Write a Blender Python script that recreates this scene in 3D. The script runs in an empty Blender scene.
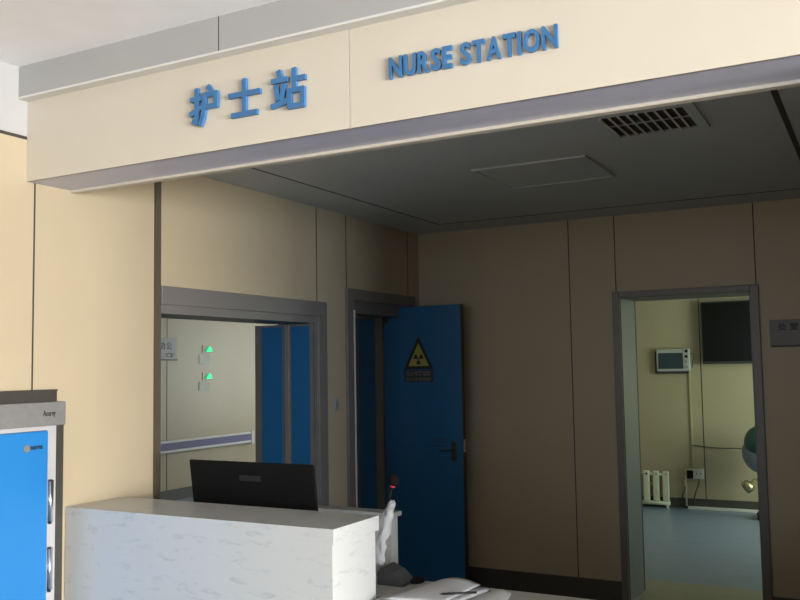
import bpy, bmesh, math, random
from mathutils import Vector, Matrix
random.seed(7)
S = bpy.context.scene
C = S.collection

# ------------------------------------------------------------------ camera
CAM_R = Vector((0.87970865, 0.47523941, -0.01613066))
CAM_U = Vector((0.04980231, -0.05834617, 0.99705339))
CAM_F = Vector((-0.4728979, 0.87791983, 0.07499565))
cam_d = bpy.data.cameras.new('camera'); cam_d.sensor_width = 36.0; cam_d.lens = 894.704*36/800
cam_d.clip_start = 0.05
cam = bpy.data.objects.new('camera', cam_d); C.objects.link(cam)
M = Matrix.Identity(4)
for i in range(3):
    M[i][0] = CAM_R[i]; M[i][1] = CAM_U[i]; M[i][2] = -CAM_F[i]
M[0][3], M[1][3], M[2][3] = 3.2386, -6.334, 1.66
cam.matrix_world = M
S.camera = cam

# ------------------------------------------------------------------ light
S.view_settings.view_transform = 'Standard'; S.view_settings.look = 'None'
S.view_settings.gamma = 1; S.view_settings.use_curve_mapping = False
S.view_settings.exposure = 0.0
W = bpy.data.worlds.new('daylight'); S.world = W; W.use_nodes = True
W.node_tree.nodes['Background'].inputs[0].default_value = (0.75, 0.88, 1.0, 1)
W.node_tree.nodes['Background'].inputs[1].default_value = 0.6

def area(name, loc, direction, sx, sy, power, col):
    l = bpy.data.lights.new(name, 'AREA'); l.shape = 'RECTANGLE'; l.size = sx; l.size_y = sy
    l.energy = power; l.color = col
    o = bpy.data.objects.new(name, l); C.objects.link(o); o.location = loc
    o.rotation_euler = Vector(direction).to_track_quat('-Z', 'Y').to_euler()
    return o
# daylight in the end window off to the side, then two added fill lights
area('end_window_daylight', (12.95, -7.0, 1.35), (-1, 0, 0.0), 5.0, 2.1, 2250, (1.0, 0.94, 0.85))
area('second_fill_light', (12.95, -11.2, 1.35), (-1, 0.4, 0.0), 2.2, 2.0, 900, (0.72, 0.86, 1.0))  # added cool fill for the header and counter front; its window is made up
area('rear_fill_light', (3.0, -13.7, 1.8), (0, 1, -0.05), 4.6, 1.6, 85, (0.74, 0.88, 1.0))  # added weak fill to lift the dark station interior; window invented
# the side rooms' own windows
area('side_room_daylight', (4.35, 2.9, 1.6), (-1, 0.55, -0.1), 1.5, 1.5, 90, (0.80, 1.0, 0.76))
area('ward_hall_daylight', (-2.4, 6.9, 1.7), (-0.35, -1, -0.05), 3.0, 1.8, 200, (0.92, 1.0, 0.95))

# ------------------------------------------------------------------ materials
def mat(name, col, rough=0.5, metal=0.0, noise=0.04, scale=6.0, spec=0.5, emit=None, bump=0.0):
    m = bpy.data.materials.new(name); m.use_nodes = True
    nt = m.node_tree; b = nt.nodes['Principled BSDF']
    b.inputs['Roughness'].default_value = rough; b.inputs['Metallic'].default_value = metal
    b.inputs['Specular IOR Level'].default_value = spec
    tc = nt.nodes.new('ShaderNodeTexCoord'); n = nt.nodes.new('ShaderNodeTexNoise')
    n.inputs['Scale'].default_value = scale; n.inputs['Detail'].default_value = 4
    nt.links.new(tc.outputs['Object'], n.inputs['Vector'])
    r = nt.nodes.new('ShaderNodeValToRGB')
    lo = [c*(1-noise) for c in col]; hi = [min(1, c*(1+noise)) for c in col]
    r.color_ramp.elements[0].position = 0.3; r.color_ramp.elements[1].position = 0.7
    r.color_ramp.elements[0].color = (*lo, 1); r.color_ramp.elements[1].color = (*hi, 1)
    nt.links.new(n.outputs['Fac'], r.inputs['Fac']); nt.links.new(r.outputs['Color'], b.inputs['Base Color'])
    if bump:
        bp = nt.nodes.new('ShaderNodeBump'); bp.inputs['Strength'].default_value = bump
        bp.inputs['Distance'].default_value = 0.01
        nt.links.new(n.outputs['Fac'], bp.inputs['Height']); nt.links.new(bp.outputs['Normal'], b.inputs['Normal'])
    if emit:
        b.inputs['Emission Color'].default_value = (*col, 1); b.inputs['Emission Strength'].default_value = emit
    return m

def marble(name, base, vein):
    m = mat(name, base, 0.28, 0, 0.03, 5)
    nt = m.node_tree; b = nt.nodes['Principled BSDF']
    tc = nt.nodes['Texture Coordinate']
    mp = nt.nodes.new('ShaderNodeMapping'); mp.inputs['Rotation'].default_value = (0.0, 0.75, 0.3)
    mp.inputs['Scale'].default_value = (1.0, 1.0, 3.2)
    n1 = nt.nodes.new('ShaderNodeTexNoise'); n1.inputs['Scale'].default_value = 7; n1.inputs['Detail'].default_value = 7
    n1.inputs['Distortion'].default_value = 0.6
    sub = nt.nodes.new('ShaderNodeMath'); sub.operation = 'SUBTRACT'; sub.inputs[1].default_value = 0.5
    ab = nt.nodes.new('ShaderNodeMath'); ab.operation = 'ABSOLUTE'
    r = nt.nodes.new('ShaderNodeValToRGB')
    r.color_ramp.elements[0].position = 0.0; r.color_ramp.elements[0].color = (1, 1, 1, 1)
    r.color_ramp.elements[1].position = 0.06; r.color_ramp.elements[1].color = (0, 0, 0, 1)
    n2 = nt.nodes.new('ShaderNodeTexNoise'); n2.inputs['Scale'].default_value = 11
    r2 = nt.nodes.new('ShaderNodeValToRGB'); r2.color_ramp.elements[0].position = 0.52; r2.color_ramp.elements[1].position = 0.66
    mul = nt.nodes.new('ShaderNodeMath'); mul.operation = 'MULTIPLY'
    mx = nt.nodes.new('ShaderNodeMix'); mx.data_type = 'RGBA'
    L = nt.links.new
    L(tc.outputs['Object'], mp.inputs['Vector']); L(mp.outputs['Vector'], n1.inputs['Vector']); L(mp.outputs['Vector'], n2.inputs['Vector'])
    L(n1.outputs['Fac'], sub.inputs[0]); L(sub.outputs[0], ab.inputs[0]); L(ab.outputs[0], r.inputs['Fac'])
    L(n2.outputs['Fac'], r2.inputs['Fac']); L(r.outputs['Color'], mul.inputs[0]); L(r2.outputs['Color'], mul.inputs[1])
    L(mul.outputs[0], mx.inputs['Factor']); mx.inputs['A'].default_value = (*base, 1); mx.inputs['B'].default_value = (*vein, 1)
    L(mx.outputs['Result'], b.inputs['Base Color'])
    return m

CREAM = mat('cream_wall_panel', (0.395, 0.325, 0.222), 0.45, 0, 0.02, 2)
HEADER = mat('header_panel', (0.58, 0.515, 0.425), 0.5, 0, 0.02, 2)
SOFFIT = mat('grey_soffit', (0.52, 0.52, 0.64), 0.35, 0, 0.05, 3)
BAND = mat('grey_bulkhead', (0.36, 0.35, 0.34), 0.55, 0, 0.02, 2)
WHITE = mat('white_trim', (0.62, 0.60, 0.57), 0.45, 0, 0.02)
UPWALL = mat('upper_wall_grey', (0.36, 0.355, 0.355), 0.6, 0, 0.02)
UPPER = mat('upper_wall_white', (0.86, 0.86, 0.88), 0.6, 0, 0.02)
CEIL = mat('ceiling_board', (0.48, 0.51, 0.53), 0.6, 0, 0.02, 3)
GROOVE = mat('dark_joint', (0.03, 0.025, 0.02), 0.6)
BRONZE = mat('dark_metal_strip', (0.085, 0.068, 0.05), 0.45, 0.1)
FRAME = mat('grey_door_metal', (0.155, 0.14, 0.135), 0.42, 0.1, 0.04)
FRAME2 = mat('grey_blue_jamb', (0.11, 0.12, 0.135), 0.4, 0.1, 0.04)
BLUE = mat('blue_door_paint', (0.010, 0.105, 0.255), 0.4, 0, 0.04, 3)
BASE = mat('dark_skirting', (0.055, 0.05, 0.045), 0.5)
FLOOR = mat('beige_vinyl', (0.30, 0.27, 0.21), 0.35, 0, 0.06, 8)
HALLF = mat('hall_vinyl', (0.17, 0.165, 0.15), 0.4, 0, 0.08, 4)
HALLW = mat('hall_wall_board', (0.20, 0.18, 0.15), 0.5, 0, 0.04, 2)
FLOORB = mat('blue_vinyl', (0.19, 0.235, 0.34), 0.3, 0, 0.08, 5)
MARBLE = marble('white_quartz', (0.455, 0.465, 0.465), (0.375, 0.385, 0.39))
PANELW = mat('pale_laminate', (0.40, 0.39, 0.36), 0.5)
BLACK = mat('black_plastic', (0.004, 0.004, 0.004), 0.6, 0, 0.1, 6, 0.15)
DARKG = mat('dark_grey_plastic', (0.035, 0.035, 0.035), 0.5)
STEEL = mat('brushed_steel', (0.28, 0.275, 0.27), 0.4, 0.5, 0.06, 30)
DSTEEL = mat('dark_steel', (0.038, 0.034, 0.028), 0.5, 0.0, 0.1, 30)
LGREY = mat('light_grey_steel', (0.42, 0.42, 0.43), 0.4, 0.15, 0.03)
CBLUE = mat('cabinet_blue', (0.010, 0.155, 0.42), 0.45, 0, 0.02, 2)
SIGNB = mat('sign_blue', (0.04, 0.145, 0.32), 0.45, 0, 0.05)
PAPER = mat('white_paper', (0.58, 0.58, 0.60), 0.7, 0, 0.03, 20)
PAPER2 = mat('grey_white_paper', (0.54, 0.54, 0.56), 0.7, 0, 0.03, 20)
CHROME = mat('chrome', (0.7, 0.7, 0.7), 0.2, 1.0)
YELLOW = mat('warning_yellow', (0.36, 0.31, 0.07), 0.5)
INK = mat('black_ink', (0.01, 0.01, 0.01), 0.5)
PLATE = mat('grey_sign_plate', (0.17, 0.165, 0.165), 0.5)
MIDG = mat('mid_grey_plastic', (0.30, 0.30, 0.30), 0.5)
OFFW = mat('offwhite_enamel', (0.66, 0.64, 0.52), 0.4)
SCREEN = mat('dark_glass', (0.008, 0.008, 0.008), 0.3, 0, 0.04, 6, 0.2)
SCREEN2 = mat('slate_lcd', (0.035, 0.055, 0.075), 0.2)
FOAM = mat('dark_foam', (0.010, 0.006, 0.007), 0.95, 0, 0.3, 200, 0.1, bump=0.6)
RED = mat('red_ring', (0.45, 0.02, 0.05), 0.4)
GREEN = mat('green_glow', (0.01, 0.85, 0.30), 0.4, 0, 0.02, 6, 0.2, emit=0.75)
LABELP = mat('pale_label', (0.52, 0.53, 0.46), 0.6)
RAILP = mat('purple_rail_vinyl', (0.09, 0.08, 0.20), 0.5)
BRASS = mat('brass', (0.45, 0.38, 0.22), 0.3, 0.9)
HOUSE = mat('grey_blue_housing', (0.20, 0.225, 0.28), 0.45, 0, 0.06)
TEAL = mat('dark_teal_cover', (0.02, 0.09, 0.09), 0.3)
CABLE = mat('dark_cable', (0.05, 0.05, 0.045), 0.5)
PIPE = mat('beige_pipe', (0.62, 0.53, 0.42), 0.5)
def film():
    m = bpy.data.materials.new('clear_plastic_wrap'); m.use_nodes = True
    nt = m.node_tree; b = nt.nodes['Principled BSDF']
    b.inputs['Base Color'].default_value = (0.75, 0.76, 0.78, 1); b.inputs['Roughness'].default_value = 0.25
    n = nt.nodes.new('ShaderNodeTexNoise'); n.inputs['Scale'].default_value = 60
    r = nt.nodes.new('ShaderNodeMapRange'); r.inputs['To Min'].default_value = 0.10; r.inputs['To Max'].default_value = 0.55
    nt.links.new(n.outputs['Fac'], r.inputs['Value']); nt.links.new(r.outputs['Result'], b.inputs['Alpha'])
    return m
FILM = film()

# ------------------------------------------------------------------ helpers
def box(bm, x0, x1, y0, y1, z0, z1, mi=0, bev=0.0):
    vs = [bm.verts.new((x, y, z)) for x in (x0, x1) for y in (y0, y1) for z in (z0, z1)]
    fs = []
    for q in ((0,1,3,2), (4,6,7,5), (0,4,5,1), (2,3,7,6), (0,2,6,4), (1,5,7,3)):
        f = bm.faces.new([vs[i] for i in q]); f.material_index = mi; fs.append(f)
    if bev:
        es = list({e for f in fs for e in f.edges})
        r = bmesh.ops.bevel(bm, geom=es, offset=bev, segments=2, affect='EDGES', profile=0.5)
        for f in r['faces']: f.material_index = mi
    return vs

def xf(bm, start, mtx):
    bm.verts.ensure_lookup_table()
    for v in bm.verts[start:]: v.co = mtx @ v.co

def prism(bm, pts, axis, a, b, mi=0):
    """polygon pts extruded along an axis from a to b; pts are the other two coordinates in order"""
    def P(p, t):
        return (t, p[0], p[1]) if axis == 'x' else (p[0], t, p[1]) if axis == 'y' else (p[0], p[1], t)
    A = [bm.verts.new(P(p, a)) for p in pts]; B = [bm.verts.new(P(p, b)) for p in pts]
    n = len(pts)
    for f in [A[::-1], B] + [[A[i], A[(i+1) % n], B[(i+1) % n], B[i]] for i in range(n)]:
        bm.faces.new(f).material_index = mi

def tube(bm, pts, rad, seg=10, mi=0, cap=True):
    pts = [Vector(p) for p in pts]
    rads = rad if isinstance(rad, (list, tuple)) else [rad]*len(pts)
    rings = []; up = None
    for i, p in enumerate(pts):
        d = (pts[min(i+1, len(pts)-1)] - pts[max(i-1, 0)]).normalized()
        if up is None:
            up = Vector((0, 0, 1)) if abs(d.z) < 0.9 else Vector((1, 0, 0))
        s = d.cross(up).normalized(); up = s.cross(d).normalized()
        rings.append([bm.verts.new(p + (s*math.cos(a) + up*math.sin(a))*rads[i]) for a in [2*math.pi*k/seg for k in range(seg)]])
    for a, b in zip(rings, rings[1:]):
        for k in range(seg):
            f = bm.faces.new((a[k], a[(k+1) % seg], b[(k+1) % seg], b[k])); f.material_index = mi; f.smooth = True
    if cap:
        bm.faces.new(rings[0][::-1]).material_index = mi; bm.faces.new(rings[-1]).material_index = mi

def ball(bm, c, r, sx=1, sy=1, sz=1, seg=20):
    bmesh.ops.create_uvsphere(bm, u_segments=seg, v_segments=seg//2, radius=r,
        matrix=Matrix.Translation(c) @ Matrix.Diagonal((sx, sy, sz, 1)))
    for f in bm.faces: f.smooth = True

def NB(): return bmesh.new()

def obj(name, bm, mats, parent=None, label=None):
    bmesh.ops.recalc_face_normals(bm, faces=bm.faces)
    me = bpy.data.meshes.new(name); bm.to_mesh(me); bm.free()
    for m in (mats if isinstance(mats, (list, tuple)) else [mats]): me.materials.append(m)
    o = bpy.data.objects.new(name, me); C.objects.link(o)
    if parent is not None:
        o.parent = parent
        o.location = -parent.location if False else (0, 0, 0)
        o.matrix_parent_inverse = parent.matrix_world.inverted()
    if label: o['label'] = label
    return o

def thing(name, label, cat, loc, group=None):
    o = bpy.data.objects.new(name, None); o.empty_display_size = 0.05
    o.location = loc; C.objects.link(o); o.matrix_world = Matrix.Translation(loc)
    tag(o, label, cat, group); return o

def tag(o, label, cat, group=None):
    o['label'] = label; o['category'] = cat
    if group: o['group'] = group
    return o

def struct(name, bm, mats, parent=None):
    o = obj(name, bm, mats, parent)
    if parent is None: o['kind'] = 'structure'
    return o

def text_mesh(bm, body, size, extrude, offset, mtx, mi=0, width=None):
    cu = bpy.data.curves.new('txt', 'FONT'); cu.body = body; cu.size = size; cu.extrude = extrude; cu.offset = offset
    cu.resolution_u = 4
    o = bpy.data.objects.new('txt', cu); C.objects.link(o)
    dg = bpy.context.evaluated_depsgraph_get(); dg.update()
    me = bpy.data.meshes.new_from_object(o.evaluated_get(dg))
    bpy.data.objects.remove(o); bpy.data.curves.remove(cu)
    xs = [v.co.x for v in me.vertices]; ys = [v.co.y for v in me.vertices]
    s0 = len(bm.verts); f0 = len(bm.faces)
    bm.from_mesh(me); bm.verts.ensure_lookup_table(); bm.faces.ensure_lookup_table()
    k = (width/(max(xs)-min(xs))) if (width and xs) else 1
    for v in bm.verts[s0:]:
        v.co = mtx @ Vector(((v.co.x-min(xs))*k, v.co.y, v.co.z))
    for f in bm.faces[f0:]: f.material_index = mi
    bpy.data.meshes.remove(me)

def on_back(x, y, z):      # text plane facing the hall (-Y)
    return Matrix.Translation((x, y, z)) @ Matrix.Rotation(math.pi/2, 4, 'X')
def on_left(x, y, z):      # text plane facing +X, reading along +Y
    return Matrix.Translation((x, y, z)) @ Matrix.Rotation(math.pi/2, 4, 'Z') @ Matrix.Rotation(math.pi/2, 4, 'X')

# ================================================================== SETTING
TW = 0.28          # left wall thickness
BT = 0.40          # back wall thickness
HC = 2.985         # hall ceiling
NC = 2.72          # ceiling over the station
NR = 3.12          # side wall of the station
# floors
bm = NB(); box(bm, 0, NR, -3.5, 0.75, -0.1, 0)
for f in bm.faces: f.material_index = 0
struct('floor', bm, FLOOR)
bm = NB(); box(bm, -0.0, 4.6, 0.75, 4.6, -0.1, 0.0); struct('floor.001', bm, FLOORB)
bm = NB(); box(bm, -5.2, 0.0, -4.2, 7.2, -0.1, 0.0); struct('floor.002', bm, FLOORB)
bm = NB(); box(bm, 0, 13.0, -13.9, -3.5, -0.1, 0); struct('floor.003', bm, HALLF)
# ceilings
g0, g1 = 0.353, 0.365
bm = NB(); box(bm, 0, NR, -3.46, 0, NC, NC+0.1)
def strip(bm, x0, x1, y0, y1): box(bm, x0, x1, y0, y1, NC-0.0015, NC+0.001, 1)
strip(bm, g0, g0+0.012, -3.46, -g0); strip(bm, g0, NR, -g0-0.014, -g0); strip(bm, 2.897, 2.922, -3.46, -g0-0.014)
struct('ceiling', bm, [CEIL, GROOVE])
bm = NB(); box(bm, -0.2, 13.0, -13.9, -3.70, HC, HC+0.1); struct('ceiling.001', bm, UPPER)
bm = NB(); box(bm, -0.3, 4.6, 0, 4.7, 2.75, 2.85); struct('ceiling.002', bm, CEIL)
bm = NB(); box(bm, -5.2, -TW, -4.2, 7.2, 2.75, 2.85); struct('ceiling.003', bm, CEIL)

# left wall with two doorways
D1 = (-2.909, -1.47, 2.0)       # first doorway, clear opening
D2 = (-1.03, -0.19, 2.13)       # second doorway
bm = NB()
box(bm, -TW, 0, -13.9, D1[0], 0, 2.68)
box(bm, -TW, 0, -13.9, -3.6, 2.68, HC, 2)
box(bm, -TW, 0, -3.6, D1[0], 2.68, NC)
box(bm, -TW, 0, D1[0], D1[1], D1[2], NC)
box(bm, -TW, 0, D1[1], D2[0], 0, NC)
box(bm, -TW, 0, D2[0], D2[1], D2[2], NC)
box(bm, -TW, 0, D2[1], BT, 0, NC)
for y, z0, z1 in ((-3.680, 0, 2.49), (-4.72, 0, 2.68), (-1.466, 2.096, NC), (-1.099, 2.21, NC), (-0.19, 2.21, NC)):
    box(bm, -0.001, 0.0012, y-0.004, y+0.004, z0, z1, 1)
box(bm, -0.001, 0.002, -13.9, -3.726, 2.674, 2.688, 1)
struct('wall_left', bm, [CREAM, GROOVE, UPWALL])
bm = NB(); box(bm, -0.002, 0.012, -2.950, -2.911, 0, NC-0.002); struct('trim_1', bm, BRONZE)
# back wall with the side room's doorway
D3 = (1.602, 2.473, 2.135)
bm = NB()
box(bm, 0, D3[0], 0, BT, 0, NC+0.1); box(bm, D3[0], D3[1], 0, BT, D3[2], NC+0.1); box(bm, D3[1], NR+0.3, 0, BT, 0, NC+0.1)
for x, z0 in ((1.239, 0.144), (1.579, 2.17), (2.514, 2.17)):
    box(bm, x-0.0035, x+0.0035, -0.0012, 0.001, z0, NC, 1)
struct('wall_back', bm, [CREAM, GROOVE])
# cove strip where the back and left walls meet the ceiling, skirtings
bm = NB(); box(bm, 0.012, 1.552, -0.012, 0, 0, 0.144); box(bm, 2.529, NR, -0.012, 0, 0, 0.144); struct('baseboard_back', bm, BASE)
bm = NB(); box(bm, 0, 0.012, -1.37, -1.118, 0, 0.144); struct('baseboard_left', bm, BASE)
# station's side wall, hall walls with the end window and two made-up openings for fill
bm = NB(); box(bm, NR, NR+0.2, -3.46, 0, 0, NC+0.1); box(bm, NR+0.2, 13.0, -3.66, -3.46, 0, HC); struct('wall_right', bm, CREAM)
bm = NB()
for y0, y1 in ((-13.9, -12.4), (-10.0, -9.5), (-4.5, -3.46)): box(bm, 13.0, 13.2, y0, y1, 0, HC)
for y0, y1 in ((-12.4, -10.0), (-9.5, -4.5)):
    box(bm, 13.0, 13.2, y0, y1, 0, 0.3); box(bm, 13.0, 13.2, y0, y1, 2.45, HC)
struct('wall_end', bm, HALLW)
bm = NB(); box(bm, -0.3, 0.6, -14.1, -13.9, 0, HC); box(bm, 5.4, 13.2, -14.1, -13.9, 0, HC); box(bm, 0.6, 5.4, -14.1, -13.9, 0, 0.95); box(bm, 0.6, 5.4, -14.1, -13.9, 2.65, HC); struct('wall_rear', bm, HALLW)
# side room
bm = NB()
box(bm, -0.3, 4.6, 4.35, 4.55, 0, 2.75)
for x in (1.385, 0.10, 2.60): box(bm, x-0.005, x+0.005, 4.3485, 4.351, 0.1, 2.75, 1)
struct('wall_far', bm, [CREAM, GROOVE])
bm = NB(); box(bm, 0.0, 0.2, BT, 4.35, 0, 2.75); struct('wall_side', bm, CREAM)
bm = NB(); box(bm, 4.5, 4.6, 0, 2.0, 0, 2.75); box(bm, 4.5, 4.6, 3.8, 4.35, 0, 2.75); box(bm, 4.5, 4.6, 2.0, 3.8, 0, 0.8); box(bm, 4.5, 4.6, 2.0, 3.8, 2.4, 2.75)
box(bm, NR+0.2, 4.6, 0.2, BT, 0, 2.75)
struct('wall_side.001', bm, CREAM)
bm = NB(); box(bm, 0.2, 4.5, 4.338, 4.35, 0, 0.115); struct('baseboard_far', bm, BASE)
# ward hall beyond the left wall
bm = NB(); box(bm, -5.08, -4.884, -4.2, 7.2, 0, 2.75)
for y in (2.395, 0.9, 4.95): box(bm, -4.885, -4.8825, y-0.006, y+0.006, 0.144, 2.75, 1)
struct('wall_ward', bm, [CREAM, GROOVE])
bm = NB(); box(bm, -5.08, 0, 7.0, 7.2, 0, 2.75); box(bm, -5.08, 0, -4.4, -4.2, 0, 2.75); box(bm, -0.2, 0, BT, 7.0, 0, 2.75); struct('wall_ward.001', bm, CREAM)
bm = NB(); box(bm, -4.884, -4.87, -4.2, 7.0, 0, 0.144); struct('baseboard_ward', bm, BASE)

# header beam over the station's front
HY0, HY1, HZ0, HZ1 = -3.725, -3.455, 2.49, 2.842
bm = NB()
box(bm, 0, 13.0, HY0+0.004, HY1-0.012, HZ0+0.004, HC+0.05, 0)
struct('wall_header', bm, [UPPER])
bm = NB(); box(bm, 0, 1.646, HY0, HY0+0.012, HZ0, HZ1, 0); box(bm, 1.650, 4.6, HY0, HY0+0.012, HZ0, HZ1, 0); box(bm, 4.604, 13.0, HY0, HY0+0.012, HZ0, HZ1, 0)
struct('trim_2', bm, HEADER)
bm = NB(); box(bm, 0.0, 13.0, HY0+0.006, HY1-0.02, HZ0-0.0, HZ0+0.006); struct('trim_3', bm, SOFFIT)
bm = NB(); box(bm, 0.0, NR, HY1-0.034, HY1, HZ0-0.011, HZ0+0.012); box(bm, 0.0, NR, HY1-0.014, HY1-0.002, HZ0, NC); struct('trim_4', bm, HEADER)
bm = NB(); box(bm, 0, 1.101, -3.772, -3.72, HZ1+0.005, HC); box(bm, 1.107, 13.0, -3.772, -3.72, HZ1+0.005, HC)
box(bm, 1.100, 1.108, -3.7705, -3.72, HZ1+0.005, HC, 1); struct('trim_5', bm, [BAND, GROOVE])
bm = NB(); box(bm, 0, 13.0, -3.774, -3.72, HZ1, HZ1+0.009); struct('trim_6', bm, WHITE)

# ------------------------------------------------------------------ door frames and leaves
def jamb_box(bm, *a): box(bm, *a, 0, 0.004)
# first doorway (in the left wall)
bm = NB()
box(bm, -0.0, 0.018, D1[0], -1.37, 2.0, 2.096, 0, .004)                    # head casing
box(bm, -0.0, 0.018, -1.47, -1.37, 0, 2.0, 0, .004)                        # far casing
box(bm, -TW-0.01, 0.0, D1[0]+0.0, D1[1], 1.955, 2.0)                       # head lining
box(bm, -TW-0.01, 0.0, -1.495, -1.47, 0, 1.955)                            # far lining
box(bm, -TW-0.01, 0.0, D1[0], D1[0]+0.012, 0, 1.955)
d1 = struct('door_1', bm, FRAME)
# folded leaf standing along the far jamb
bm = NB(); box(bm, -0.440, -0.001, -1.548, -1.508, 0.01, 1.95); lf = obj('door_leaf', bm, FRAME, d1)
bm = NB()
box(bm, -0.145, -0.003, -1.552, -1.547, 0.05, 1.935); box(bm, -0.381, -0.217, -1.552, -1.547, 0.05, 1.935); obj('blue_panel', bm, BLUE, lf)
bm = NB(); box(bm, -0.197, -0.165, -1.556, -1.547, 0.02, 1.945); obj('stile', bm, STEEL, lf)
# second doorway
bm = NB()
box(bm, -0.0, 0.02, -1.118, -0.105, 2.13, 2.21, 0, .004)
box(bm, -0.0, 0.02, -1.118, -1.03, 0, 2.13, 0, .004)
box(bm, -0.0, 0.02, -0.19, -0.105, 0, 2.13, 0, .004)
box(bm, -TW-0.01, -0.05, D2[0], D2[1], 2.05, 2.13)
box(bm, -TW-0.01, 0.0, D2[0], D2[0]+0.012, 0, 2.05)
box(bm, -TW-0.01, 0.0, D2[1]-0.004, D2[1], 0, 2.05)
d2 = struct('door_2', bm, FRAME)
bm = NB(); box(bm, -0.012, 0.026, -1.038, -1.0285, 0.0, 2.06); obj('light_leak_strip', bm, WHITE, d2)  # white strip stands in for light leaking onto the near jamb
bm = NB(); box(bm, -0.190, 0.468, -0.247, -0.203, 0.012, 2.125, 0, 0.003); leaf = obj('door_leaf', bm, BLUE, d2)
bm = NB(); box(bm, 0.468, 0.472, -0.249, -0.201, 0.012, 2.125); obj('leaf_edge', bm, DARKG, leaf)
bm = NB()
for z in (1.12, 1.10, 1.07): box(bm, 0.22, 0.34, -0.2485, -0.246, z-0.003, z+0.003)
obj('pressed_line', bm, DARKG, leaf)
bm = NB(); box(bm, 0.375, 0.415, -0.254, -0.246, 0.96, 1.10, 0, .002); tube(bm, [(0.395, -0.25, 1.045), (0.395, -0.295, 1.045), (0.30, -0.295, 1.04)], 0.008)
obj('door_handle', bm, DSTEEL, leaf)
bm = NB(); box(bm, 0.470, 0.476, -0.243, -0.207, 1.03, 1.12); obj('latch_plate', bm, CHROME, leaf)
bm = NB()
tube(bm, [(-0.187, -0.252, 0.25), (-0.187, -0.252, 0.33)], 0.008); obj('hinge', bm, DSTEEL, leaf)
bm = NB(); tube(bm, [(-0.187, -0.252, 1.98), (-0.187, -0.252, 2.06)], 0.008); box(bm, -0.180, -0.15, -0.249, -0.2465, 2.01, 2.05)
obj('hinge', bm, DSTEEL, leaf)
# other-side casing and narrow leaf seen through the second doorway
bm = NB(); box(bm, -0.262, -0.195, -0.262, -0.19, 0, 2.05); obj('jamb_stop', bm, FRAME, d2)
bm = NB(); box(bm, -0.70, -0.262, -0.24, -0.20, 0.01, 2.06); sl = obj('narrow_leaf', bm, FRAME, d2)
bm = NB(); box(bm, -0.42, -0.265, -0.245, -0.239, 0.03, 2.045); obj('blue_panel', bm, BLUE, sl)
# doorway to the side room
bm = NB()
box(bm, 1.552, 1.602, -0.018, 0.0, 0, 2.17, 0, .004); box(bm, 2.473, 2.529, -0.018, 0.0, 0, 2.17, 0, .004); box(bm, 1.602, 2.473, -0.018, 0.0, 2.128, 2.17, 0, .004)
d3 = struct('door_3', bm, FRAME)
bm = NB(); box(bm, 1.600, 1.608, 0.002, BT+0.02, 0, 2.125); box(bm, 2.467, 2.475, 0.002, BT+0.02, 0, 2.125); box(bm, 1.600, 2.475, 0.002, BT+0.02, 2.125, 2.133); obj('jamb_lining', bm, FRAME2, d3)
bm = NB(); box(bm, 1.606, 1.611, BT+0.005, BT+0.022, 0, 2.125); obj('jamb_seal', bm, BASE, d3)

# ================================================================== LEFT CABINET
CX = 0.05
t = thing('storage_cabinet', 'tall blue-doored steel cabinet against the cream wall at the end of the white counter', 'cabinet', (0.03, -4.15, 0))
bm = NB(); box(bm, 0.001, CX-0.002, -4.78, -3.549, 0.0, 1.432); obj('body', bm, DSTEEL, t)
bm = NB(); box(bm, 0.001, CX+0.012, -4.78, -3.549, 1.433, 1.535, 0, .004); hp = obj('head_panel', bm, STEEL, t)
bm = NB(); text_mesh(bm, 'Aosrey', 0.034, 0.0008, 0.0003, on_left(CX+0.013, -3.672, 1.476), width=0.066); obj('lettering', bm, INK, hp)
bm = NB(); box(bm, 0.001, 0.018, -4.78, -3.562, 1.535, 1.585)
prism(bm, [(-4.78, 1.535), (-3.60, 1.535), (-3.565, 1.588), (-4.78, 1.588)], 'x', 0.016, 0.030)
obj('top_frame', bm, DSTEEL, t)
bm = NB(); box(bm, CX-0.014, CX, -3.640, -3.590, 0.0, 1.433, 0, .002); box(bm, CX-0.014, CX, -4.78, -3.640, 1.415, 1.433); obj('face_frame', bm, LGREY, t)
bm = NB(); box(bm, CX-0.013, CX+0.006, -4.74, -3.637, 0.08, 1.413, 0, .004); dr = obj('door', bm, CBLUE, t)
bm = NB(); bmesh.ops.create_cone(bm, cap_ends=True, segments=20, radius1=0.016, radius2=0.016, depth=0.003, matrix=Matrix.Translation((CX+0.008, -3.748, 1.345)) @ Matrix.Rotation(math.pi/2, 4, 'Y')); obj('badge', bm, STEEL, dr)
bm = NB(); text_mesh(bm, 'oucrrea', 0.032, 0.0008, 0.0006, on_left(CX+0.0075, -3.73, 1.338), width=0.062); obj('lettering', bm, INK, dr)
for z0, z1 in ((1.02, 1.20), (0.735, 0.915)):
    bm = NB(); tube(bm, [(CX+0.012, -3.628, z0), (CX+0.012, -3.628, z1)], 0.0065, 12); box(bm, CX, CX+0.006, -3.634, -3.606, z0, z1)
    h = obj('hinge', bm, CHROME, t)
    for zc in (z0-0.004, z1):
        bm = NB(); tube(bm, [(CX+0.012, -3.628, zc), (CX+0.012, -3.628, zc+0.004)], 0.0075, 12); obj('cap', bm, DARKG, h)

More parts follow.
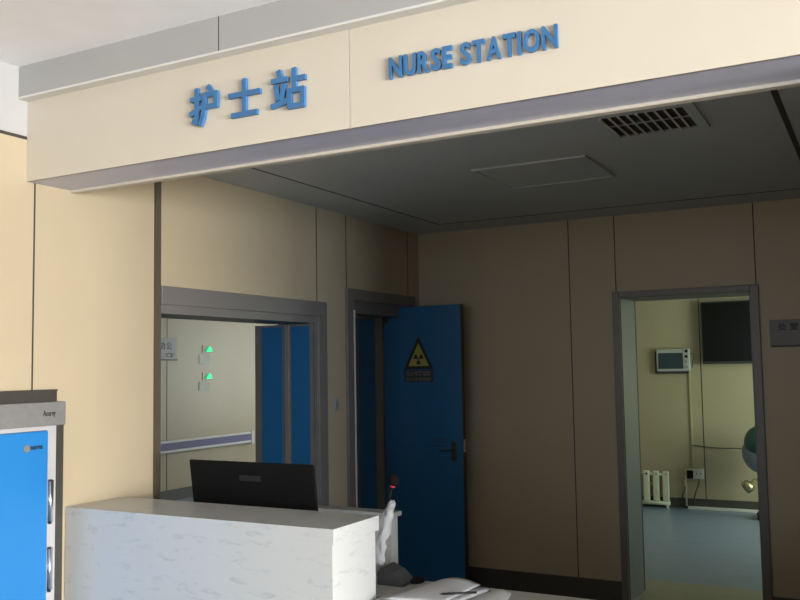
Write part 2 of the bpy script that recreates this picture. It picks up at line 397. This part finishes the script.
# ================================================================== COUNTER
t = thing('reception_counter', 'raised white veined stone counter standing against the cream wall', 'counter', (0.7, -3.3, 0))
bm = NB(); prism(bm, [(0.004, -3.495), (1.408, -3.495), (1.368, -3.455), (0.004, -3.455)], 'z', 0, 1.065); obj('front_panel', bm, MARBLE, t)
bm = NB(); prism(bm, [(1.408, -3.495), (1.408, -3.178), (1.368, -3.178), (1.368, -3.455)], 'z', 0, 1.0078); obj('end_panel', bm, MARBLE, t)
bm = NB(); prism(bm, [(0.004, -3.455), (1.368, -3.455), (1.408, -3.495), (1.413, -3.495), (1.413, -3.155), (0.004, -3.155)], 'z', 1.008, 1.065); obj('ledge', bm, MARBLE, t)
bm = NB(); box(bm, 0.004, 1.36, -3.20, -3.185, 0.78, 1.008); obj('rear_panel', bm, PANELW, t)

t = thing('desk', 'low white work desk behind and beside the raised stone counter', 'desk', (2.0, -3.1, 0))
bm = NB(); box(bm, 1.425, 3.10, -3.46, -2.86, 0.71, 0.75, 0, .003); box(bm, 0.03, 1.425, -3.15, -2.86, 0.71, 0.75, 0, .0); obj('desktop', bm, PANELW, t)
bm = NB(); box(bm, 1.44, 3.08, -3.44, -3.41, 0, 0.71); obj('modesty_panel', bm, MARBLE, t)
bm = NB(); box(bm, 0.04, 0.07, -3.14, -2.90, 0, 0.71); obj('side_panel', bm, PANELW, t)
bm = NB(); box(bm, 3.05, 3.08, -3.41, -2.90, 0, 0.71); obj('side_panel', bm, PANELW, t)

t = thing('partition', 'low grey-topped partition behind the desk and the black monitor', 'partition', (0.62, -2.52, 0))
bm = NB(); box(bm, 0.36, 1.135, -2.555, -2.49, 0, 0.948); obj('panel', bm, PANELW, t)
bm = NB(); box(bm, 0.35, 1.152, -2.57, -2.477, 0.948, 0.97, 0, .003); obj('cap', bm, MIDG, t)

# ================================================================== MONITOR (seen from the back)
t = thing('monitor', 'black flat computer monitor seen from behind over the counter ledge', 'monitor', (0.65, -2.985, 0.75))
mt = Matrix.Translation((0.682, -3.00, 0.838)) @ Matrix.Rotation(math.radians(8.5), 4, 'X')
bm = NB(); box(bm, -0.350, 0.350, -0.0, 0.014, 0, 0.408, 0, .004); xf(bm, 0, mt); pn = obj('panel', bm, BLACK, t)
bm = NB()
box(bm, -0.25, 0.25, -0.018, 0.0, 0.02, 0.16, 0, .006); xf(bm, 0, mt); obj('rear_housing', bm, BLACK, t)
bm = NB(); box(bm, -0.335, 0.335, 0.0142, 0.0155, 0.02, 0.40); xf(bm, 0, mt); obj('screen', bm, SCREEN, t)
bm = NB(); box(bm, -0.06, 0.06, -0.0012, 0.0, 0.322, 0.347, 0, 0.0005); xf(bm, 0, mt); obj('emblem', bm, mat('dull_emblem', (0.010, 0.010, 0.010), 0.5), t)
bm = NB(); box(bm, -0.03, 0.03, -0.03, -0.018, -0.06, 0.2); xf(bm, 0, mt); obj('neck', bm, BLACK, t)
bm = NB(); box(bm, 0.53, 0.83, -3.12, -2.90, 0.75, 0.762, 0, .003); box(bm, 0.65, 0.715, -3.05, -3.01, 0.762, 0.80); obj('base', bm, BLACK, t)

# ================================================================== MICROPHONE
t = thing('microphone', 'gooseneck desk microphone with dark foam head, its stem wrapped in clear plastic', 'microphone', (1.37, -2.95, 0.75))
MY = -2.95
bm = NB()
prism(bm, [(1.315, 0.75), (1.435, 0.75), (1.435, 0.764), (1.385, 0.805), (1.335, 0.825), (1.315, 0.80)], 'y', MY-0.055, MY+0.055)
obj('base', bm, DARKG, t)
stem = [(1.315, MY, 0.82), (1.302, MY, 0.87), (1.303, MY, 0.94), (1.325, MY, 1.02), (1.348, MY, 1.10), (1.364, MY, 1.15)]
bm = NB(); tube(bm, stem, 0.006, 10); obj('gooseneck', bm, BLACK, t)
bm = NB(); ball(bm, Vector((1.371, MY, 1.18)), 0.023, 1, 1, 1.15); wf = obj('windscreen', bm, FOAM, t)
bm = NB(); tube(bm, [(1.3645, MY, 1.150), (1.366, MY, 1.158)], 0.0115, 14); obj('ring', bm, RED, wf)
bm = NB()
wr = []
for k in range(15):
    s = k/14; i = min(int(s*4), 3); f = s*4-i
    p = Vector(stem[1+i-0 if i < 4 else 4]).lerp(Vector(stem[min(2+i, 5)]), f) if i < 4 else Vector(stem[5])
    wr.append((p.x + 0.004*math.sin(k*2.1), p.y + 0.003*math.cos(k*1.7), p.z-0.055))
tube(bm, wr, [0.012, 0.017, 0.021, 0.017, 0.022, 0.020, 0.026, 0.025, 0.022, 0.021, 0.020, 0.021, 0.019, 0.018, 0.010], 9, 0)
tube(bm, [(x-0.022-0.004*math.sin(j), y, z-0.01) for j, (x, y, z) in enumerate(wr[2:13])], [0.007, 0.010, 0.013, 0.010, 0.012, 0.010, 0.011, 0.009, 0.010, 0.008, 0.005], 7)
prism(bm, [(1.262, 0.80), (1.30, 0.77), (1.315, 0.84), (1.29, 0.905), (1.268, 0.90)], 'y', MY-0.02, MY+0.015)
for v in bm.verts: v.co += Vector((random.uniform(-.003, .003), random.uniform(-.003, .003), random.uniform(-.004, .004)))
obj('plastic_wrap', bm, FILM, t)

# mouse
bm = NB(); ball(bm, Vector((1.452, -2.90, 0.757)), 0.03, 0.95, 1.5, 0.55)
for v in bm.verts: v.co.z = max(v.co.z, 0.7505)
tag(obj('computer_mouse', bm, BLACK), 'small black computer mouse on the desk beside the microphone base', 'mouse')

# papers
def sheet(name, corners, lift, m, label, group=None, n=10, thick=0.0012):
    bm = NB(); P = [Vector(c) for c in corners]; top = []
    for i in range(n+1):
        row = []
        for j in range(n+1):
            u, v = i/n, j/n
            p = P[0]*(1-u)*(1-v) + P[1]*u*(1-v) + P[2]*u*v + P[3]*(1-u)*v
            row.append(bm.verts.new((p.x, p.y, p.z + lift(u, v))))
        top.append(row)
    for i in range(n):
        for j in range(n):
            f = bm.faces.new((top[i][j], top[i+1][j], top[i+1][j+1], top[i][j+1])); f.smooth = True
    ret = bmesh.ops.extrude_face_region(bm, geom=list(bm.faces))
    for v in [e for e in ret['geom'] if isinstance(e, bmesh.types.BMVert)]: v.co.z += thick
    return tag(obj(name, bm, m), label, 'paper', group)
z = 0.7505
sheet('paper_stack', ((1.50, -3.24, z), (1.74, -3.20, z), (1.79, -2.92, z), (1.545, -2.90, z)), lambda u, v: 0.0, PAPER, 'thick pad of white sheets lying under the curled sheet on the desk', thick=0.010)
sheet('paper', ((1.49, -3.26, z+.011), (1.72, -3.20, z+.011), (1.74, -2.90, z+.011), (1.555, -2.875, z+.011)), lambda u, v: 0.006+0.016*math.sin(u*math.pi)*v, PAPER2, 'curled white sheet lying on top of the pad beside the microphone')
sheet('paper', ((1.76, -3.16, z), (1.93, -3.13, z), (1.88, -2.91, z), (1.80, -2.90, z)), lambda u, v: 0.010*math.sin(u*math.pi), PAPER, 'narrow white sheet lying on the desk beyond the pad')
t = thing('pen', 'black pen lying across the white sheets on the desk', 'pen', (1.72, -3.12, z+0.03))
bm = NB(); tube(bm, [(1.69, -3.15, z+.033), (1.80, -3.075, z+.033)], 0.0045); obj('barrel', bm, INK, t)
bm = NB(); tube(bm, [(1.68, -3.157, z+.033), (1.69, -3.15, z+.033)], [0.0015, 0.0045]); obj('tip', bm, DARKG, t)

# ================================================================== SIGN LETTERS on the header
SK = [0]
def stroke(bm, pts, hw, x0, z0, sx, sz, ya, yb):
    for a, b in zip(pts, pts[1:]):
        A = Vector((x0+a[0]*sx, z0+a[1]*sz)); B = Vector((x0+b[0]*sx, z0+b[1]*sz))
        SK[0] += 1; yq = ya - 0.00012*(SK[0] % 17)
        d = (B-A).normalized(); n = Vector((-d.y, d.x))*hw; e = d*hw*0.7
        prism(bm, [tuple(A-e+n), tuple(A-e-n), tuple(B+e-n), tuple(B+e+n)], 'y', yq, yb)
HAN = [
 ('hu', 0.945, 0.130, [[(.02,.73),(.38,.73)], [(.21,.98),(.21,.08),(.09,.12)], [(.0,.34),(.40,.48)], [(.66,1.0),(.75,.89)], [(.50,.80),(.94,.80)], [(.94,.80),(.94,.47)], [(.50,.47),(.94,.47)], [(.51,.80),(.50,.44),(.45,.2),(.36,.02)]]),
 ('shi', 1.132, 0.140, [[(.02,.62),(.98,.62)], [(.5,.98),(.5,.08)], [(.12,.08),(.88,.08)]]),
 ('zhan', 1.331, 0.140, [[(.2,1.0),(.25,.86)], [(.02,.78),(.44,.78)], [(.11,.62),(.16,.30)], [(.36,.64),(.28,.30)], [(.0,.13),(.46,.22)], [(.68,1.0),(.68,.48)], [(.68,.75),(.99,.75)], [(.53,.46),(.94,.46),(.94,.05),(.53,.05),(.53,.46)]]),
]
han_lab = {'hu': 'blue raised Chinese character with a hand radical, next to the wall end of the header', 'shi': 'blue raised Chinese character of one upright crossed by two bars', 'zhan': 'blue raised Chinese character with a closed box at its lower corner'}
for key, x0, w, sts in HAN:
    bm = NB()
    for st in sts: stroke(bm, st, 0.0095, x0-0.005, 2.595, w, 0.141, HY0-0.014, HY0-0.001)
    tag(obj('sign_character', bm, SIGNB), han_lab[key], 'sign letter', 'blue Chinese sign characters')
ords = {'N': ['first', 'last'], 'S': ['first', 'second'], 'T': ['first', 'second']}
cnt = {}
# letter, left x, width
LAT = []
widths = {'N': .060, 'U': .054, 'R': .050, 'S': .043, 'E': .040, 'T': .050, 'A': .058, 'I': .015, 'O': .064}
gap = 0.0085
words = ['NURSE', 'STATION']
spans = [(1.805, 2.040), (2.070, 2.398)]
for wi, wd in enumerate(words):
    tot = sum(widths[c]+gap for c in wd) - gap
    k = (spans[wi][1]-spans[wi][0])/tot; x = spans[wi][0]
    for ci, c in enumerate(wd):
        LAT.append((c, wi, x, widths[c]*k)); x += (widths[c]+gap)*k
txt_lab = {(0,0):'blue raised letter N opening the word NURSE', (0,1):'blue raised letter U in the word NURSE', (0,2):'blue raised letter R in the word NURSE', (0,3):'blue raised letter S in the word NURSE', (0,4):'blue raised letter E closing the word NURSE',
 (1,0):'blue raised letter S opening the word STATION', (1,1):'blue raised letter T before the A of STATION', (1,2):'blue raised letter A in the word STATION', (1,3):'blue raised letter T after the A of STATION', (1,4):'blue raised letter I in the word STATION', (1,5):'blue raised letter O in the word STATION', (1,6):'blue raised letter N closing the word STATION'}
idx = {0: 0, 1: 0}
for c, wi, x0, w in LAT:
    bm = NB()
    text_mesh(bm, c, 0.100, 0.006, 0.0030, on_back(x0+0.006, HY0-0.0075, 2.640), width=w)
    zs = [v.co.z for v in bm.verts]; s = 0.074/(max(zs)-min(zs)); z0 = min(zs)
    for v in bm.verts: v.co.z = 2.633 + (v.co.z-z0)*s
    tag(obj('sign_letter', bm, SIGNB), txt_lab[(wi, idx[wi])], 'sign letter', 'blue English sign letters'); idx[wi] += 1

# ================================================================== CEILING FITTINGS
t = thing('air_vent', 'square ceiling air vent with dark slots near the header', 'vent', (2.39, -2.42, NC))
bm = NB()
X0, X1, Y0, Y1 = 2.165, 2.605, -2.645, -2.195
for a in ((X0, X0+.045, Y0, Y1), (X1-.045, X1, Y0, Y1), (X0+.045, X1-.045, Y0, Y0+.045), (X0+.045, X1-.045, Y1-.045, Y1)): box(bm, *a, NC-0.012, NC-0.0005, 0)
obj('frame', bm, CEIL, t)
bm = NB(); box(bm, X0+.045, X1-.045, Y0+.045, Y1-.045, NC-0.003, NC-0.0005); obj('backing', bm, GROOVE, t)
for k in range(9):
    bm = NB(); xx = X0+.045+(k+0.5)*(X1-X0-.09)/9
    s0 = 0; box(bm, -.004, .004, Y0+.045, Y1-.045, -.011, .005); xf(bm, 0, Matrix.Translation((xx-.019, 0, NC-.009)) @ Matrix.Rotation(math.radians(-38), 4, 'Y'))
    obj('louver', bm, WHITE, t)
bm = NB(); box(bm, X0+.045, X1-.045, -2.43, -2.422, NC-.008, NC-.003); obj('cross_bar', bm, CEIL, t)

t = thing('ceiling_light', 'square flush ceiling light panel, switched off, between the vent and the back wall', 'light', (1.64, -1.74, NC))
bm = NB(); X0, X1, Y0, Y1 = 1.325, 1.955, -1.945, -1.36
for a in ((X0, X0+.018, Y0, Y1), (X1-.018, X1, Y0, Y1), (X0+.018, X1-.018, Y0, Y0+.018), (X0+.018, X1-.018, Y1-.018, Y1)): box(bm, *a, NC-0.010, NC-0.0005, 0)
obj('frame', bm, CEIL, t)
bm = NB(); box(bm, X0+.018, X1-.018, Y0+.018, Y1-.018, NC-0.006, NC-0.0005); obj('diffuser', bm, CEIL, t)

# ================================================================== SIGNS AND SWITCH
LY = -0.247
t = thing('warning_sign', 'yellow and black triangular radiation warning sign on the open blue door', 'sign', (0.113, LY, 1.54))
bm = NB(); prism(bm, [(-0.012, 1.645), (0.238, 1.645), (0.113, 1.895)], 'y', LY-0.0025, LY-0.0006); obj('border', bm, INK, t)
bm = NB(); prism(bm, [(0.025, 1.667), (0.201, 1.667), (0.113, 1.842)], 'y', LY-0.0035, LY-0.0024); obj('field', bm, YELLOW, t)
bm = NB(); cx, cz = 0.113, 1.722
for a in (30, 150, 270):
    pts = [(cx+.012*math.cos(math.radians(a+d)), cz+.012*math.sin(math.radians(a+d))) for d in (-30, 0, 30)]
    pts = pts + [(cx+.042*math.cos(math.radians(a+d)), cz+.042*math.sin(math.radians(a+d))) for d in (30, 15, 0, -15, -30)]
    prism(bm, pts, 'y', LY-0.0042, LY-0.0034)
prism(bm, [(cx+.0075*math.cos(q*math.pi/6), cz+.0075*math.sin(q*math.pi/6)) for q in range(12)], 'y', LY-0.0042, LY-0.0034)
obj('trefoil', bm, INK, t)
bm = NB(); box(bm, -0.012, 0.238, LY-0.0025, LY-0.0006, 1.545, 1.638); cap = obj('caption_plate', bm, DARKG, t)
bm = NB(); text_mesh(bm, '当心电离辐射', 0.042, 0.0004, 0.0004, on_back(0.003, LY-0.003, 1.596), width=0.215); text_mesh(bm, '当心电离辐射', 0.03, 0.0004, 0.0002, on_back(0.003, LY-0.003, 1.556), width=0.215)
obj('lettering', bm, PLATE, cap)

t = thing('wall_plaque', 'grey room plaque on the back wall beside the side room door', 'sign', (2.72, -0.008, 1.75))
bm = NB(); box(bm, 2.585, 2.86, -0.010, -0.0005, 1.752, 1.93, 0, .002); obj('plate', bm, PLATE, t)
bm = NB(); box(bm, 2.592, 2.862, -0.0125, -0.0095, 1.752, 1.763); obj('bottom_rail', bm, INK, t)
bm = NB(); text_mesh(bm, '处 置', 0.05, 0.0006, 0.0014, on_back(2.635, -0.0107, 1.864), width=0.125); obj('lettering', bm, DARKG, t)
bm = NB(); text_mesh(bm, '室', 0.04, 0.0006, 0.001, on_back(2.775, -0.0107, 1.785), width=0.04)
obj('lettering', bm, DARKG, t)

t = thing('light_switch', 'small white rocker switch plate on the wall between the two doorways', 'switch', (0.004, -1.25, 1.42))
bm = NB(); box(bm, 0.0006, 0.009, -1.278, -1.222, 1.372, 1.465, 0, .002); obj('plate', bm, MIDG, t)
bm = NB(); box(bm, 0.009, 0.012, -1.266, -1.234, 1.395, 1.443, 0, .001); obj('rocker', bm, STEEL, t)

# ================================================================== SIDE ROOM
FY = 4.35
t = thing('patient_monitor', 'grey wall-mounted vital signs monitor with a dark screen and four knobs', 'medical monitor', (1.1, FY-0.03, 1.56))
bm = NB(); box(bm, 0.897, 1.275, FY-0.052, FY-0.012, 1.562, 1.822, 0, .010); bd = obj('case', bm, LGREY, t)
bm = NB(); box(bm, 0.875, 1.25, FY-0.03, FY-0.001, 1.535, 1.80); obj('backplate', bm, DARKG, t)
bm = NB(); box(bm, 0.918, 1.200, FY-0.0545, FY-0.050, 1.592, 1.775, 0, .002); obj('bezel', bm, DSTEEL, t)
bm = NB(); box(bm, 0.930, 1.188, FY-0.0565, FY-0.054, 1.604, 1.758); obj('screen', bm, SCREEN2, t)
for i, zz in enumerate((1.793, 1.732, 1.672, 1.615)):
    bm = NB(); bmesh.ops.create_cone(bm, cap_ends=True, segments=18, radius1=0.017, radius2=0.014, depth=0.012, matrix=Matrix.Translation((1.237, FY-0.057, zz)) @ Matrix.Rotation(math.pi/2, 4, 'X'))
    obj('knob', bm, BLACK if i < 2 else MIDG, t)
bm = NB(); tube(bm, [(1.272, FY-0.03, 1.765), (1.312, FY-0.03, 1.76), (1.31, FY-0.03, 1.70), (1.292, FY-0.03, 1.60)], 0.004, 8); obj('lead', bm, CABLE, t)

t = thing('television', 'large black flat television mounted high on the side room wall', 'television', (1.9, FY-0.05, 1.65))
bm = NB(); box(bm, 1.420, 2.56, FY-0.085, FY-0.045, 1.640, 2.345, 0, .004); obj('casing', bm, DARKG, t)
bm = NB(); box(bm, 1.433, 2.547, FY-0.0865, FY-0.084, 1.668, 2.332); obj('screen', bm, SCREEN, t)
bm = NB(); box(bm, 1.75, 2.15, FY-0.045, FY-0.0005, 1.8, 2.15); obj('wall_bracket', bm, BLACK, t)

t = thing('radiator', 'low off-white column radiator on the side room wall', 'radiator', (0.8, FY-0.06, 0))
for xx in (0.738, 0.848, 0.958):
    bm = NB(); box(bm, xx-0.036, xx+0.036, FY-0.10, FY-0.05, 0.07, 0.42, 0, .014); co = obj('column', bm, OFFW, t)
    bm = NB(); bmesh.ops.create_cone(bm, cap_ends=True, segments=12, radius1=0.011, radius2=0.011, depth=0.006, matrix=Matrix.Translation((xx+.008, FY-0.103, 0.385)) @ Matrix.Rotation(math.pi/2, 4, 'X')); obj('plug', bm, BLACK if xx < 0.8 else MIDG, co)
bm = NB(); tube(bm, [(0.62, FY-0.075, 0.055), (0.998, FY-0.075, 0.055)], 0.024, 12); obj('header_pipe', bm, OFFW, t)
bm = NB(); tube(bm, [(0.62, FY-0.075, 0.38), (0.958, FY-0.075, 0.38)], 0.016, 12)
obj('header_pipe', bm, OFFW, t)
bm = NB(); box(bm, 0.66, 0.68, FY-0.09, FY-0.06, 0, 0.05); obj('foot', bm, OFFW, t)
bm = NB(); box(bm, 0.96, 0.98, FY-0.09, FY-0.06, 0, 0.05); obj('foot', bm, OFFW, t)
bm = NB(); box(bm, 0.78, 0.80, FY-0.06, FY-0.001, 0.25, 0.28); obj('wall_bracket', bm, OFFW, t)

t = thing('socket_box', 'white surface socket box on the side room wall under the conduit', 'socket', (1.3, FY-0.03, 0.34))
bm = NB(); box(bm, 1.205, 1.372, FY-0.048, FY-0.0005, 0.342, 0.452, 0, .004); obj('box', bm, WHITE, t)
for xx in (1.30, 1.34):
    bm = NB(); box(bm, xx-.004, xx+.004, FY-0.05, FY-0.047, 0.39, 0.41); obj('socket_hole', bm, INK, t)
bm = NB(); box(bm, 1.198, 1.262, FY-0.098, FY-0.049, 0.348, 0.437, 0, .008); tag(obj('power_adapter', bm, BLACK), 'black plug-in power adapter on the white socket box', 'adapter')
bm = NB(); box(bm, 1.247, 1.266, FY-0.014, FY-0.0005, 0.452, 1.56); tag(obj('cable_duct', bm, CREAM), 'slim vertical cable duct below the vital signs monitor', 'duct')
bm = NB(); tube(bm, [(1.172, FY-0.028, 0.03), (1.174, FY-0.028, 0.37), (1.215, FY-0.028, 0.385)], 0.011, 10); tag(obj('conduit', bm, PIPE), 'beige upright conduit between the socket box and the floor', 'conduit')
bm = NB(); box(bm, 1.19, 3.2, FY-0.05, FY-0.013, 0.0005, 0.03, 0, .003); tag(obj('floor_duct', bm, WHITE), 'white cable duct running along the side room skirting', 'duct')
bm = NB(); tube(bm, [(1.325, FY-0.052, 0.345), (1.32, FY-0.06, 0.29), (1.285, FY-0.06, 0.20), (1.262, FY-0.06, 0.12), (1.248, FY-0.055, 0.045)], 0.007, 8); tag(obj('cord', bm, CABLE), 'dark cord hanging from the white socket box', 'cord')
bm = NB(); tube(bm, [(1.166, FY-0.04, 0.25), (1.155, FY-0.03, 0.20), (1.128, FY-0.03, 0.15), (1.11, FY-0.025, 0.03)], 0.006, 8); tag(obj('cord', bm, CABLE), 'short dark cord beside the beige conduit', 'cord')
bm = NB(); tube(bm, [(1.258, FY-0.022, 0.715), (1.33, FY-0.012, 0.712), (1.45, FY-0.012, 0.698), (1.6, FY-0.02, 0.69), (1.72, FY-0.06, 0.70), (1.83, FY-0.25, 0.715)], 0.005, 8); tag(obj('cord', bm, CABLE), 'thin cord running level along the wall to the rounded equipment', 'cord')

# equipment half hidden by the right jamb
t = thing('equipment_cart', 'rounded grey-blue medical equipment on a stand, half hidden by the door jamb', 'medical equipment', (2.12, 3.95, 0))
bm = NB(); ball(bm, Vector((2.055, 3.95, 0.695)), 0.215, 1.0, 0.8, 1.05, 24)
for v in bm.verts:
    if v.co.z > 0.74 : v.co.x += (v.co.z-0.74)*0.25
obj('housing', bm, HOUSE, t)
bm = NB(); ball(bm, Vector((2.075, 3.915, 0.80)), 0.205, 1, 0.85, 0.95, 24); obj('visor', bm, TEAL, t)
bm = NB(); tube(bm, [(2.12, 3.95, 0.55), (2.12, 3.95, 0.06)], 0.03, 14); obj('post', bm, STEEL, t)
bm = NB(); box(bm, 1.98, 2.30, 3.80, 4.10, 0.05, 0.08, 0, .01); obj('wheeled_base', bm, DARKG, t)
for a in ((2.0, 3.82), (2.28, 3.82), (2.0, 4.08), (2.28, 4.08)):
    bm = NB(); tube(bm, [(a[0]-.01, a[1], 0.026), (a[0]+.01, a[1], 0.026)], 0.026, 14); obj('caster', bm, BLACK, t)
bm = NB(); tube(bm, [(1.855, 3.86, 0.39), (1.872, 3.86, 0.37), (1.91, 3.87, 0.33), (1.93, 3.88, 0.305)], [0.026, 0.044, 0.055, 0.050], 18)
tube(bm, [(1.925, 3.88, 0.32), (1.95, 3.90, 0.40), (2.0, 3.93, 0.42), (2.12, 3.95, 0.42)], 0.014, 10); obj('lamp_cup', bm, BRASS, t, 'brass-coloured cup on a bent arm')

# ================================================================== WARD HALL
WX = -4.884
t = thing('handrail', 'white wall handrail with a purple stripe in the hall beyond the doorway', 'handrail', (WX+0.05, 2.2, 0.6))
bm = NB(); box(bm, WX+0.03, WX+0.075, 0.2, 4.04, 0.745, 0.775, 0, .006); box(bm, WX+0.03, WX+0.075, 0.2, 4.04, 0.62, 0.655, 0, .006); obj('rail', bm, WHITE, t)
bm = NB(); box(bm, WX+0.035, WX+0.08, 0.2, 4.04, 0.655, 0.745); obj('stripe', bm, RAILP, t)
bm = NB(); box(bm, WX+0.025, WX+0.085, 4.04, 4.10, 0.60, 0.785, 0, .008); obj('end_cap', bm, WHITE, t)
for y in (0.6, 2.0, 3.6):
    bm = NB(); box(bm, WX+0.0005, WX+0.035, y-0.03, y+0.03, 0.66, 0.74); obj('bracket', bm, MIDG, t)
t = thing('wall_plaque', 'pale grey room plaque on the ward hall wall seen through the wide doorway', 'sign', (WX+0.01, 2.38, 1.8))
bm = NB(); box(bm, WX+0.0005, WX+0.02, 2.19, 2.562, 1.80, 2.085, 0, .004); obj('plate', bm, MIDG, t)
bm = NB(); box(bm, WX+0.0005, WX+0.026, 2.19, 2.562, 1.795, 1.812, 0); obj('bottom_rail', bm, DARKG, t)
bm = NB(); text_mesh(bm, '办公', 0.10, 0.001, 0.002, on_left(WX+0.0205, 2.26, 1.945), width=0.20); obj('lettering', bm, DARKG, t)
bm = NB(); text_mesh(bm, '医护', 0.06, 0.001, 0.003, on_left(WX+0.0205, 2.36, 1.84), width=0.16); obj('lettering', bm, DARKG, t)
for zz, zl, lab in ((1.915, 1.75, 'upper'), (1.548, 1.385, 'lower')):  # two emissive green shapes, each above a pale label
    t = thing('green_shape', '%s of two small green glowing shapes on the ward hall wall' % lab, 'indicator light', (WX+0.02, 3.19, zz), 'green shapes on the ward hall wall')
    bm = NB(); box(bm, WX+0.0005, WX+0.008, 3.07, 3.31, zz-0.012, zz+0.085, 0, .002); obj('mount', bm, CREAM, t)
    bm = NB(); prism(bm, [(3.13, zz), (3.255, zz), (3.235, zz+0.05), (3.20, zz+0.072), (3.165, zz+0.05)], 'x', WX+0.008, WX+0.025); obj('lens', bm, GREEN, t)
    bm = NB(); box(bm, WX+0.0005, WX+0.006, 3.005, 3.232, zl, zl+0.125); tag(obj('wall_label', bm, LABELP), 'blank pale label under the %s green shape on the ward hall wall' % lab, 'label', 'pale labels on the ward hall wall')
